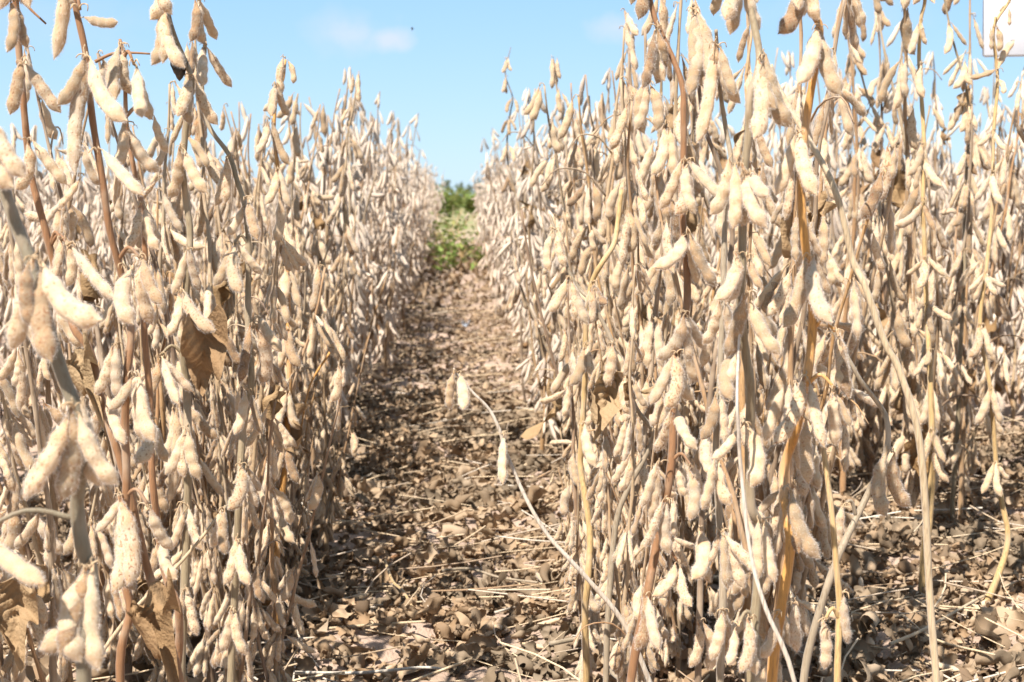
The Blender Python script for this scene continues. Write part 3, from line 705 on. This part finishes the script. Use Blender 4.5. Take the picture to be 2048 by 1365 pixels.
def build_hero(h, idx):
    d = h['d']; g = np.random.default_rng(500 + idx)
    pix = h['stem'][::-1]                                     # foot first
    n = len(pix)
    wob = np.cumsum(g.normal(0, .006, n))
    P = np.array([W(x, y, d + wob[k]) for k, (x, y) in enumerate(pix)])
    low = P[0]
    # carry the stem on down to the soil
    if low[2] > 0.0:
        dn = norm(P[0] - P[2]); dn[2] = -1.0; dn = dn / 1.0
        k = low[2] + .012
        foot = low + np.array([dn[0] * .5, g.normal(0, .05), -1]) * k
        P = np.vstack([foot, low + (foot - low) * .5 + np.array([.004, 0, 0]), P])
    foot = P[0].copy(); foot[2] = 0
    root = empty('soybean_plant', foot)
    props(root, h['label'], 'plant', 'soybean plants at the front')
    loc = P - foot
    path = smooth_path(loc, 5)
    r = np.linspace(h['r'][0], h['r'][1], len(path)) * 1e-3
    r = r + h.get('flare', 0) * 1e-3 * np.exp(-np.linspace(0, 1, len(path)) / .13)
    r = r * (1 + .05 * np.sin(np.arange(len(path)) * 1.9 + idx))
    G = Geo(); G.add(*tube(path, r, 12))
    place = []
    for (bx, by, tips) in h['nodes']:
        B0 = W(bx, by, d)
        k = np.argmin([np.linalg.norm(np.array([q[0], q[2]]) - np.array([(B0 - foot)[0], (B0 - foot)[2]])) for q in path])
        near = path[k] + foot
        B0 = W(bx, by, float((CM.inverted() @ Vector(near)).z * -1) - .007)
        gap = np.linalg.norm(near - B0)
        if gap > .012:                                        # pods on a short side shoot
            pth = smooth_path(np.array([near - foot, (near + B0) / 2 - foot + [0, 0, .008], B0 - foot]), 4)
            G.add(*tube(pth, np.linspace(.0016, .0011, len(pth)), 6))
        curl_geo(G, B0 - foot + [0, -.003, 0], np.array([0, -1., 0]), .0042, g, 3, 5)
        for (tx, ty, sgn) in tips:
            dd = g.normal(0, .012)
            dist = float((CM.inverted() @ Vector(B0)).z * -1)
            B = B0 + np.array([np.sign(tx - bx) * .002, g.normal(0, .003), g.normal(0, .002)])
            T = W(tx, ty, dist + dd - .007)
            side = np.array([1.0 * (1 if tx >= bx else -1) * (1 if abs(tx - bx) > 18 else g.choice([-1, 1])), g.normal(0, .5), .25])
            L = np.linalg.norm(T - B)
            v = int(g.choice([0, 1, 3, 4, 6, 8, 9, 0, 3])) if L > .034 else int(g.choice([2, 5, 0]))
            if L > .053: v = int(g.choice([7, 1, 6]))
            place.append((v, pod_matrix(v, B - foot, T - foot, side)))
    for tw in h.get('twigs', []):
        pt = smooth_path(np.array([W(x, y, d - .01) - foot for x, y in tw]), 5)
        G.add(*tube(pt, np.linspace(.0014, .0007, len(pt)), 6))
    link('stem', G.mesh('stem', [STEMS[h['mat']], M_CURL]), root)
    lev = 0 if d < 1.5 else 1
    for v, Mx in place: link('pod', PODS[lev][v][1], root, Mx)
    for (a, b, sz, k) in h.get('leaves', []):
        A, Bq = W(*a, d - .01), W(*b, d - .02)
        mesh = (SCRAP_MESH if k in (1, 3, 4, 6, 7) else LEAF_MESH)[k % 8]
        if k >= 20:
            arr = leaf_arrays(900 + k, 14, 10, fold=1.4, roll=3.2, crumple=.4)
            mesh = Geo().add(*arr).mesh('dry_leaf', [M_LEAFDK])
        lf = link('dry_leaf', mesh, root, frame_matrix(A - foot, Bq - A, np.array([.25, -1, .2]), np.linalg.norm(Bq - A) * 1.1))
        if k >= 20: lf['label'] = 'blackened shrivelled leaf'
    return root
for i_, h_ in enumerate(HEROES): build_hero(h_, i_)

# ------------------------------------------------------------------ the plants of the rows
NPROTO = 16
PROTO = [plant_spec(1000 + k, .60 + .12 * ((k * 7) % NPROTO) / NPROTO) for k in range(NPROTO)]
PMESH = {}
def proto_mesh(k, lev):
    key = (k, lev)
    if key not in PMESH:
        sp = PROTO[k]; nseg = {1: 8, 2: 5}[lev]
        main = stem_geo(sp, nseg, [0], lev == 1).mesh('stem', [M_STEM, M_CURL])
        rest = list(range(1, len(sp['stems'])))
        br = [stem_geo(sp, nseg, [q], False).mesh('branch', [M_STEM, M_CURL]) for q in rest]
        PMESH[key] = (main, br)
    return PMESH[key]
g0 = np.random.default_rng(2024)
spots = []
for rx in ROWS:
    y = .55
    while y < 17.5:
        sp = g0.uniform(.034, .066)
        if abs(rx) > .5: sp *= 1.35
        y += sp * (1 if y < 9 else 1.25)
        x = rx + g0.normal(0, .05)
        if rx in (-.31, .25):
            if y > 14.5: break
            if y > 2: x = rx * (1.02 if y < 6 else 1.10) + g0.normal(0, .042)
        wide = .40 * y + .75 if x > 0 else .33 * y + .75
        if abs(x) > wide: continue
        hz = math.hypot(x, y)
        spots.append((x, y, rx))
def in_view(x, y):
    px = 925 + FPX * x / y
    return -60 < px < 2110 and y > 0.8
vis, stuff_spots = [], []
for (x, y, rx) in spots:
    if y < 1.06 and in_view(x, y): 
        if y > 1.0 and g0.random() < .0: vis.append((x, y, rx))
        continue                                             # the traced plants stand here
    if rx == -.31 and y < 1.3 and x > -.29: continue
    if rx == .25 and y < 1.2: continue
    if rx == .72 and y < 1.95: continue
    if y < .9 and abs(x) < .30: continue
    (vis if in_view(x, y) else stuff_spots).append((x, y, rx))
for _ in range(26): vis.append((g0.uniform(-.34, -.17), g0.uniform(1.25, 2.0), -.311))
for _ in range(14): vis.append((g0.uniform(.12, .33), g0.uniform(1.15, 1.7), .251))
vis.sort(key=lambda s: s[1])
N_THINGS = 300 - len(HEROES)
things, rest = vis[:N_THINGS], vis[N_THINGS:]
stuff_spots += rest

def row_label(rx, y):
    if rx in (-.311, .251): return 'short dry soybean plant, ' + ('left' if rx < 0 else 'right') + ' of the furrow, filling in below the taller stems', 'short plants at the feet of the rows'
    if rx == -.31: return 'dry soybean plant crowding the left edge of the furrow behind the tall front stems', 'plants in the row left of the furrow'
    if rx == .25: return 'dry soybean plant crowding the right edge of the furrow behind the tall front stems', 'plants in the row right of the furrow'
    if rx == .72: return 'dry soybean plant of the second row right of the furrow, beyond the bare gap', 'plants in the second row on the right'
    if rx > .72: return 'dry soybean plant in the deep rows beyond the second row on the right', 'plants in the deeper rows on the right'
    return 'dry soybean plant in the deep rows seen through gaps of the left row', 'plants in the deeper rows on the left'
def row_height(rx, y):
    if rx == -.31: return (.90 if g0.random() < .7 else 1.04) if y < 1.7 else .88 + .24 * min(1, (y - 1.7) / 1.3)
    if rx in (-.311, .251): return g0.uniform(.5, .75)
    if rx == .25: return 1.06
    if rx < 0: return g0.uniform(.86, 1.02) if y < 6 else .96
    if y < 5: return 1.26 if g0.random() < .5 else 1.06
    return 1.0
for (x, y, rx) in things:
    k = int(g0.integers(0, NPROTO)); sc = g0.uniform(.94, 1.05) * row_height(rx, y)
    root = empty('soybean_plant', (x, y, float(ground_z(np.array(x), np.array(y))) - .004))
    root.rotation_euler = (g0.normal(0, .035), g0.normal(0, .035), g0.uniform(0, 6.28)); root.scale = (sc, sc, sc)
    lab, grp = row_label(rx, y)
    props(root, lab, 'plant', grp)
    lev = 1 if y < 2.3 else 2
    main, br = proto_mesh(k, lev)
    link('stem', main, root)
    for b in br: link('branch', b, root)
    lv = 0 if y < 1.4 else 1 if y < 2.6 else 2
    for v, Mx in PROTO[k]['pods'][:100]: link('pod', PODS[lv][v][1], root, Mx)
    for (P, yd, zh, s) in PROTO[k]['leaves']: link('dry_leaf', SCRAP_MESH[int(g0.integers(0, 8))], root, frame_matrix(P, yd, zh, s * .85))

# ---- everything farther off or out of frame: one mass of crop
acc = {}
SG = Geo()
def add_stuff(x, y, k, sc, lev):
    a = g0.uniform(0, 6.28); c, s = math.cos(a) * sc, math.sin(a) * sc
    Mx = np.array([[c, -s, 0, x], [s, c, 0, y], [0, 0, sc, -.005], [0, 0, 0, 1]])
    sp = PROTO[k]
    pods = sp['pods']
    for v, Pm in pods:
        if lev == 4 and (v + int(x * 50)) % 4 == 0: continue
        acc.setdefault((lev, v), []).append(Mx @ Pm)
    for q, (p, r) in enumerate(sp['stems']):
        st = 3 if lev == 3 else 6
        pp = p[::st]
        if len(pp) < 2: continue
        pp = np.einsum('ij,nj->ni', Mx[:3, :3], pp) + Mx[:3, 3]
        SG.add(*tube(pp, r[::st][:len(pp)] * sc, 3, False), mq=3)
for (x, y, rx) in stuff_spots:
    add_stuff(x, y, int(g0.integers(0, NPROTO)), g0.uniform(.9, 1.1) * row_height(rx, y), 2 if (y < 3) else (3 if y < 9 else 4))
for (lev, v), ms in acc.items(): SG.many(PODS[lev][v][0], ms)
props(link('soybean_crop', SG.mesh('soybean_crop', POD_MATS_FAR + [M_STEM])), 'pale dry soybean crop massed in rows towards the horizon', 'crop', kind='stuff')
# a farther strip, coarser still
acc.clear(); SG = Geo()
for _ in range(900):
    y = g0.uniform(17.5, 34); x = g0.uniform(-.36 * y, .43 * y)
    if abs(x) < 1.5 + .02 * y: continue
    add_stuff(x, y, int(g0.integers(0, NPROTO)), g0.uniform(.85, 1.1), 4)
for (lev, v), ms in acc.items(): SG.many(PODS[lev][v][0], ms)
props(link('distant_crop', SG.mesh('distant_crop', POD_MATS_FAR + [M_STEM])), 'far strip of dry soybean crop below the horizon', 'crop', kind='stuff')

# ------------------------------------------------------------------ litter on the soil
LG = Geo()
LL = [scrap_arrays(300 + k, 9) for k in range(22)]
LM = [scrap_arrays(330 + k, 5) for k in range(22)]
L2 = [leaf_arrays(340 + k, 3, 2, fold=g0.uniform(.3, 1.2), roll=g0.uniform(-2.5, 2.8), crumple=.35, veins=False) for k in range(10)]
def rot(ax, ay, az):
    return np.array(Matrix.Rotation(az, 3, 'Z') @ Matrix.Rotation(ay, 3, 'Y') @ Matrix.Rotation(ax, 3, 'X'))
def litter(n, x0, x1, y0, y1, lib, s0, s1, dens=True):
    x = g0.uniform(x0, x1, n); y = g0.uniform(y0, y1, n)
    if dens:
        dn = value_noise(x * 6, y * 6, 9) * .6 + value_noise(x * 2.2, y * 2.2, 10) * .6
        keep = g0.uniform(-.9, .5, n) < dn + .38
        x, y = x[keep], y[keep]
    z = ground_z(x, y)
    by = {}
    for i in range(len(x)):
        s = s0 * (s1 / s0) ** g0.random() * (1 if g0.random() > .06 else 1.5)
        M4 = np.eye(4); M4[:3, :3] = rot(g0.normal(0, .6) + (PI if g0.random() < .4 else 0), g0.normal(0, .6), g0.uniform(0, 6.28)) * s * (1, 1, 1)
        M4[:3, 3] = (x[i], y[i], z[i] + abs(g0.normal(.006, .008)))
        by.setdefault(int(g0.integers(0, len(lib))), []).append(M4)
    for k, ms in by.items(): LG.many(lib[k], ms)
litter(12500, -.70, .95, 1.2, 2.3, LL, .007, .034)
LB = [scrap_arrays(360 + k, 18) for k in range(12)]
litter(260, -.70, .95, 1.25, 3.0, LB, .028, .052, False)
litter(900, -.70, .95, 1.2, 2.5, LL, .030, .048)
litter(18000, -.75, 1.15, 2.3, 3.4, LM, .008, .034)
litter(17000, -.9, 1.6, 3.4, 6.0, LM, .010, .026)
litter(7000, -1.0, 2.2, 6.0, 14.0, L2, .025, .05, False)
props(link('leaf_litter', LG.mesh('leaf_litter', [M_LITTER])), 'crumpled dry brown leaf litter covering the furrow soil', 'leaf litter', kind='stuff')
# shed pods lying in the litter
FP = Geo(); fp = {}
for _ in range(700):
    x, y = g0.uniform(-.65, 1.1), 1.2 + 5 * g0.random() ** 1.3
    a = g0.uniform(0, 6.28); L = g0.uniform(.028, .046); B = np.array([x, y, float(ground_z(np.array(x), np.array(y))) + .010])
    T = B + L * np.array([math.cos(a), math.sin(a), g0.normal(0, .12)])
    v = int(g0.integers(0, NV)); fp.setdefault(v, []).append(pod_matrix(v, B, T, (g0.normal(), g0.normal(), .4)))
for v, ms in fp.items(): FP.many(PODS[2][v][0], ms)
props(link('shed_pods', FP.mesh('shed_pods', POD_MATS)), 'shed dry pods scattered through the leaf litter', 'pods', kind='stuff')
TG = Geo()
for _ in range(2600):
    x = g0.uniform(-.75, 1.25); y = 1.15 + 6 * g0.random() ** 1.5
    a = g0.uniform(0, 6.28) if g0.random() < .55 else g0.normal(.15, .35); L = g0.uniform(.03, .16); b = g0.normal(0, .25)
    p0 = np.array([x, y, 0]); dv = np.array([math.cos(a), math.sin(a), 0]); sv = np.array([-dv[1], dv[0], 0])
    pts = np.array([p0 + dv * L * t + sv * b * L * t * (1 - t) for t in (0, .33, .66, 1)])
    zz = ground_z(pts[:, 0], pts[:, 1]); pts[:, 2] = zz.max() + g0.uniform(.002, .022) + np.linspace(0, g0.normal(0, .014), 4)
    TG.add(*tube(pts, g0.uniform(.0005, .0013), 4, False))
props(link('straw_litter', TG.mesh('straw_litter', [M_STRAW])), 'scattered bits of broken straw and leaf stalks on the soil', 'straw', kind='stuff')
# fallen stalks one can tell apart
for (pts, mt, r, lab) in [
    ([(590, 1335), (720, 1333), (840, 1335), (890, 1340)], 'bleach', 1.9, 'straight pale stalk lying across the near end of the furrow'),
    ([(770, 1120), (785, 1155), (805, 1180), (825, 1205)], 'yellow', 2.0, 'short bent orange twig on the litter in the furrow'),
    ([(990, 1212), (1070, 1190), (1160, 1160)], 'bleach', 1.6, 'pale straw slanting up to the right row from the furrow'),
    ([(885, 1140), (940, 1135), (1000, 1145), (1075, 1165)], 'grey', 1.9, 'curved grey-tan stalk lying across the middle of the near furrow'),
    ([(870, 768), (950, 766), (1070, 768)], 'straw', 1.5, 'thin straw lying level across the furrow under the lone forked pod'),
    ([(1100, 1290), (1190, 1280), (1220, 1330), (1250, 1364)], 'grey', 2.6, 'grey forked stalk at the foot of the right row'),
    ([(1780, 1290), (1850, 1255), (1960, 1190), (2046, 1160)], 'straw', 2.0, 'long straw lying between the two thick woody bases'),
    ([(1800, 1215), (1870, 1270), (1990, 1310)], 'straw', 1.6, 'brown straw crossing in front of the thick woody bases'),
    ([(640, 1250), (760, 1236), (850, 1245)], 'straw', 1.8, 'tan stalk half buried in leaf litter near the left row')]:
    P = []
    for (x, y) in pts:
        v = CM.to_3x3() @ Vector(((x - 1024) / FPX, (682.5 - y) / FPX, -1)); t = -(CAM_H - .03) / v.z
        P.append(np.array([v.x * t, v.y * t, .026 + g0.uniform(-.004, .006)]))
    P = np.array(P); c = P.mean(0); c[2] = 0
    o = link('fallen_stalk', Geo().add(*tube(smooth_path(P - c, 5), np.linspace(r, r * .7, (len(P) - 1) * 5 + 1) * 1e-3, 7)).mesh('fallen_stalk', [STEMS[mt]]))
    o.location = c; props(o, lab, 'stalk', 'fallen stalks on the soil')

# ------------------------------------------------------------------ green weeds at the end of the furrow, bushes and trees beyond
GL = [leaf_arrays(400 + k, 5, 4, fold=.35, roll=g0.uniform(.3, 1.4), crumple=.05, veins=False, width=.30) for k in range(6)]
def weed(x, y, H, n, lab, seed, mat=None, spread=.5, s=.05, name='green_weed', grp='green weeds in the furrow'):
    g = np.random.default_rng(seed)
    root = empty(name, (x, y, 0)); props(root, lab, 'weed' if name == 'green_weed' else 'bush', grp)
    SGm, FG = Geo(), Geo()
    for q in range(n):
        a = g.uniform(0, 6.28); o = np.array([math.cos(a), math.sin(a), 0]); h = H * g.uniform(.55, 1.0)
        pts = smooth_path(np.array([[0, 0, 0], o * h * spread * .25 + [0, 0, h * .5], o * h * spread * g.uniform(.5, 1.1) + [0, 0, h]]), 4)
        SGm.add(*tube(pts, np.linspace(.004, .0015, len(pts)) * (H / .4) ** .5, 4))
        for t in range(2, len(pts)):
            for _ in range(3 if name == 'green_bush' else 2):
                b = g.uniform(0, 6.28); yd = np.array([math.cos(b), math.sin(b), g.uniform(-.5, .6)])
                FG.many(GL[int(g.integers(0, 6))], [frame_matrix(pts[t] + g.normal(0, s * .5, 3), yd, np.array([.1, .1, 1]), s * g.uniform(.6, 1.3))])
    link('stem', SGm.mesh('stem', [STEMS['yellow']]), root)
    link('foliage', FG.mesh('foliage', [mat or M_GREEN]), root)
for q, (px, y, H, n, lab) in enumerate([
    (885, 8.9, .20, 6, 'low bright green weed at the shaded start of the weed patch'), (915, 9.4, .26, 7, 'yellow-green weed in the middle of the furrow end'), (945, 9.2, .22, 5, 'dark-leaved green weed against the right row foot'),
    (900, 10.2, .36, 7, 'taller green weed rising behind the low bright one'), (925, 10.8, .38, 7, 'green weed among dry stems at the furrow end'), (882, 11.4, .42, 7, 'weed with yellowing upper leaves beside the left row'),
    (940, 11.8, .36, 6, 'leafy dark green weed beside a fallen pale stem'), (905, 12.8, .44, 7, 'farthest tall green weed between the two rows')]):
    weed((px - 925) / FPX * y, y, H, n - 2, lab, 700 + q, s=.05, spread=.7)
for q, (px, y, H, lab) in enumerate([(892, 34, .62, 'pale green bush at the far end of the left row'), (908, 44, .72, 'dark green bush in the gap of the furrow'), (940, 40, .58, 'rounded deep green bush left of the right row end'), (952, 52, .66, 'light green bush touching the right row end'), (925, 60, .68, 'grey-green bush between the darker ones'),
                                     (1130, 46, .62, 'green bush glimpsed through the right row'), (1210, 50, .7, 'green bush glimpsed between right row stems'), (870, 50, .70, 'green bush half hidden by the left row end')]):
    weed((px - 925) / FPX * y, y, H, 16, lab, 740 + q, spread=.9, s=.13, name='green_bush', grp='bushes beyond the crop')
def tree(x, y, H, lab, seed):
    g = np.random.default_rng(seed)
    root = empty('distant_tree', (x, y, 0)); props(root, lab, 'tree', 'trees along the horizon')
    TGm, FG = Geo(), Geo()
    pts = smooth_path(np.array([[0, 0, -.2], [g.normal(0, .1), 0, H * .3], [g.normal(0, .25), 0, H * .75]]), 3)
    TGm.add(*tube(pts, np.linspace(H * .028, H * .008, len(pts)), 6))
    for _ in range(16):
        a = g.uniform(0, 6.28); z = H * g.uniform(.22, .9); rr = H * .34 * math.sqrt(max(.05, 1 - ((z / H - .5) / .52) ** 2)) * g.uniform(.3, 1)
        c = np.array([math.cos(a) * rr, math.sin(a) * rr, z])
        TGm.add(*tube(np.array([[0, 0, z * .6], c * [.5, .5, .85], c]), [H * .010, H * .006, H * .003], 4))
        for _ in range(34):
            b = g.uniform(0, 6.28)
            FG.many(L2[int(g.integers(0, 10))], [frame_matrix(c + g.normal(0, H * .065, 3), np.array([math.cos(b), math.sin(b), g.normal(0, .5)]), np.array([.1, .1, 1]), H * g.uniform(.03, .07))])
    link('trunk', TGm.mesh('trunk', [STEMS['grey']]), root)
    link('crown', FG.mesh('crown', [M_TREE]), root)
TREES = [(820, 4.2), (846, 5.0), (872, 4.8), (893, 5.4), (921, 5.0), (938, 4.6), (962, 5.6), (985, 5.2), (1010, 4.6), (1042, 5.2), (1075, 4.4), (1120, 5.0)]
names_t = ['hazy tree just behind the left row end', 'pale tree above the left row end', 'rounded grey-green tree at the left of the gap', 'small bluish tree left of the middle of the gap', 'broad pale tree in the middle of the gap', 'low tree beside the notch in the treeline', 'tall grey-green tree right of the notch', 'distant tree partly behind the right row tip', 'distant tree glimpsed past the right row tip', 'hazy tree seen through the right row tops', 'low hazy tree behind the right row', 'distant tree deep behind the right row']
for q, ((px, H), lab) in enumerate(zip(TREES, names_t)):
    y = 520 + 40 * ((q * 5) % 7) / 7
    tree((px - 925) / FPX * y, y, H * 1.15, lab, 800 + q)

# ------------------------------------------------------------------ the white board at the edge, the insect in the sky, a scrap of paper
def box(G, c, s, mi=0, bevel=.004):
    sx, sy, sz = np.array(s) / 2; b = bevel
    V = []
    for z, i in ((-sz, b), (-sz + b, 0), (sz - b, 0), (sz, b)):
        for x, y in ((-1, -1), (1, -1), (1, 1), (-1, 1)): V.append((c[0] + x * (sx - i), c[1] + y * (sy - i), c[2] + z))
    Q = [(3, 2, 1, 0), (12, 13, 14, 15)] + [(4 * l + k, 4 * l + (k + 1) % 4, 4 * l + 4 + (k + 1) % 4, 4 * l + 4 + k) for l in range(3) for k in range(4)]
    G.add(V, Q, None, mi)
def plain(name, col, rough):
    m, nt = new_mat(name); t = NT(nt); v = t.obj()
    c = t.mix(t.noise(20, 3, v), col, tuple(x * .93 for x in col[:3]) + (1,)); t.leafy(c, rough, 0); return m
d_ = 3.0
p_ = W(1984, 54, d_)
bw, bh = .62, .52
root = empty('sign_board', (p_[0] + bw / 2, p_[1], 0)); props(root, 'blank white plot board standing among the plants at the right edge', 'sign')
zb = W(1990, 108, d_)[2]
G = Geo(); box(G, (0, 0, zb + bh / 2), (bw, .012, bh)); panel = link('panel', G.mesh('panel', [plain('white_board_paint', (.88, .88, .90, 1), .5)]), root)
panel.rotation_euler = (0, R(-1.2), 0)
for sx in (.0, .24):
    G = Geo(); box(G, (sx, .026, (zb + .3) / 2), (.035, .035, zb + .3)); link('post', G.mesh('post', [plain('post_wood', (.45, .36, .26, 1), .8)]), root)
ip = W(825, 58, 3.2)
root = empty('flying_insect', ip); props(root, 'tiny dark insect flying in the open blue sky', 'insect')
G = Geo(); G.add(*tube(np.array([[-.004, 0, .001], [-.002, 0, .0005], [.001, 0, 0], [.003, 0, 0]]), [.0004, .0011, .0013, .0005], 8)); link('body', G.mesh('body', [plain('insect_shell', (.03, .03, .035, 1), .5)]), root)
for s in (-1, 1):
    G = Geo(); V, Q, T, a, b = leaf_arrays(77, 6, 4, fold=.1, roll=.2, crumple=.0, veins=False, width=.22)
    G.add(V * .006, Q); w = link('wing', G.mesh('wing', [plain('insect_wing', (.18, .18, .2, 1), .3)]), root); w.rotation_euler = (R(40 * s), 0, R(90 + 70 * s))
v = CM.to_3x3() @ Vector(((932 - 1024) / FPX, (682.5 - 655) / FPX, -1)); t = -(CAM_H - .02) / v.z
V, Q, T, a, b = leaf_arrays(78, 8, 6, fold=.5, roll=1.0, crumple=.4, veins=False, width=.4)
o = link('paper_scrap', Geo().add(V * .035, Q).mesh('paper_scrap', [plain('white_paper', (.85, .87, .88, 1), .6)])); o.location = (v.x * t, v.y * t, .022)
props(o, 'small crumpled white scrap lying on the furrow soil', 'litter')
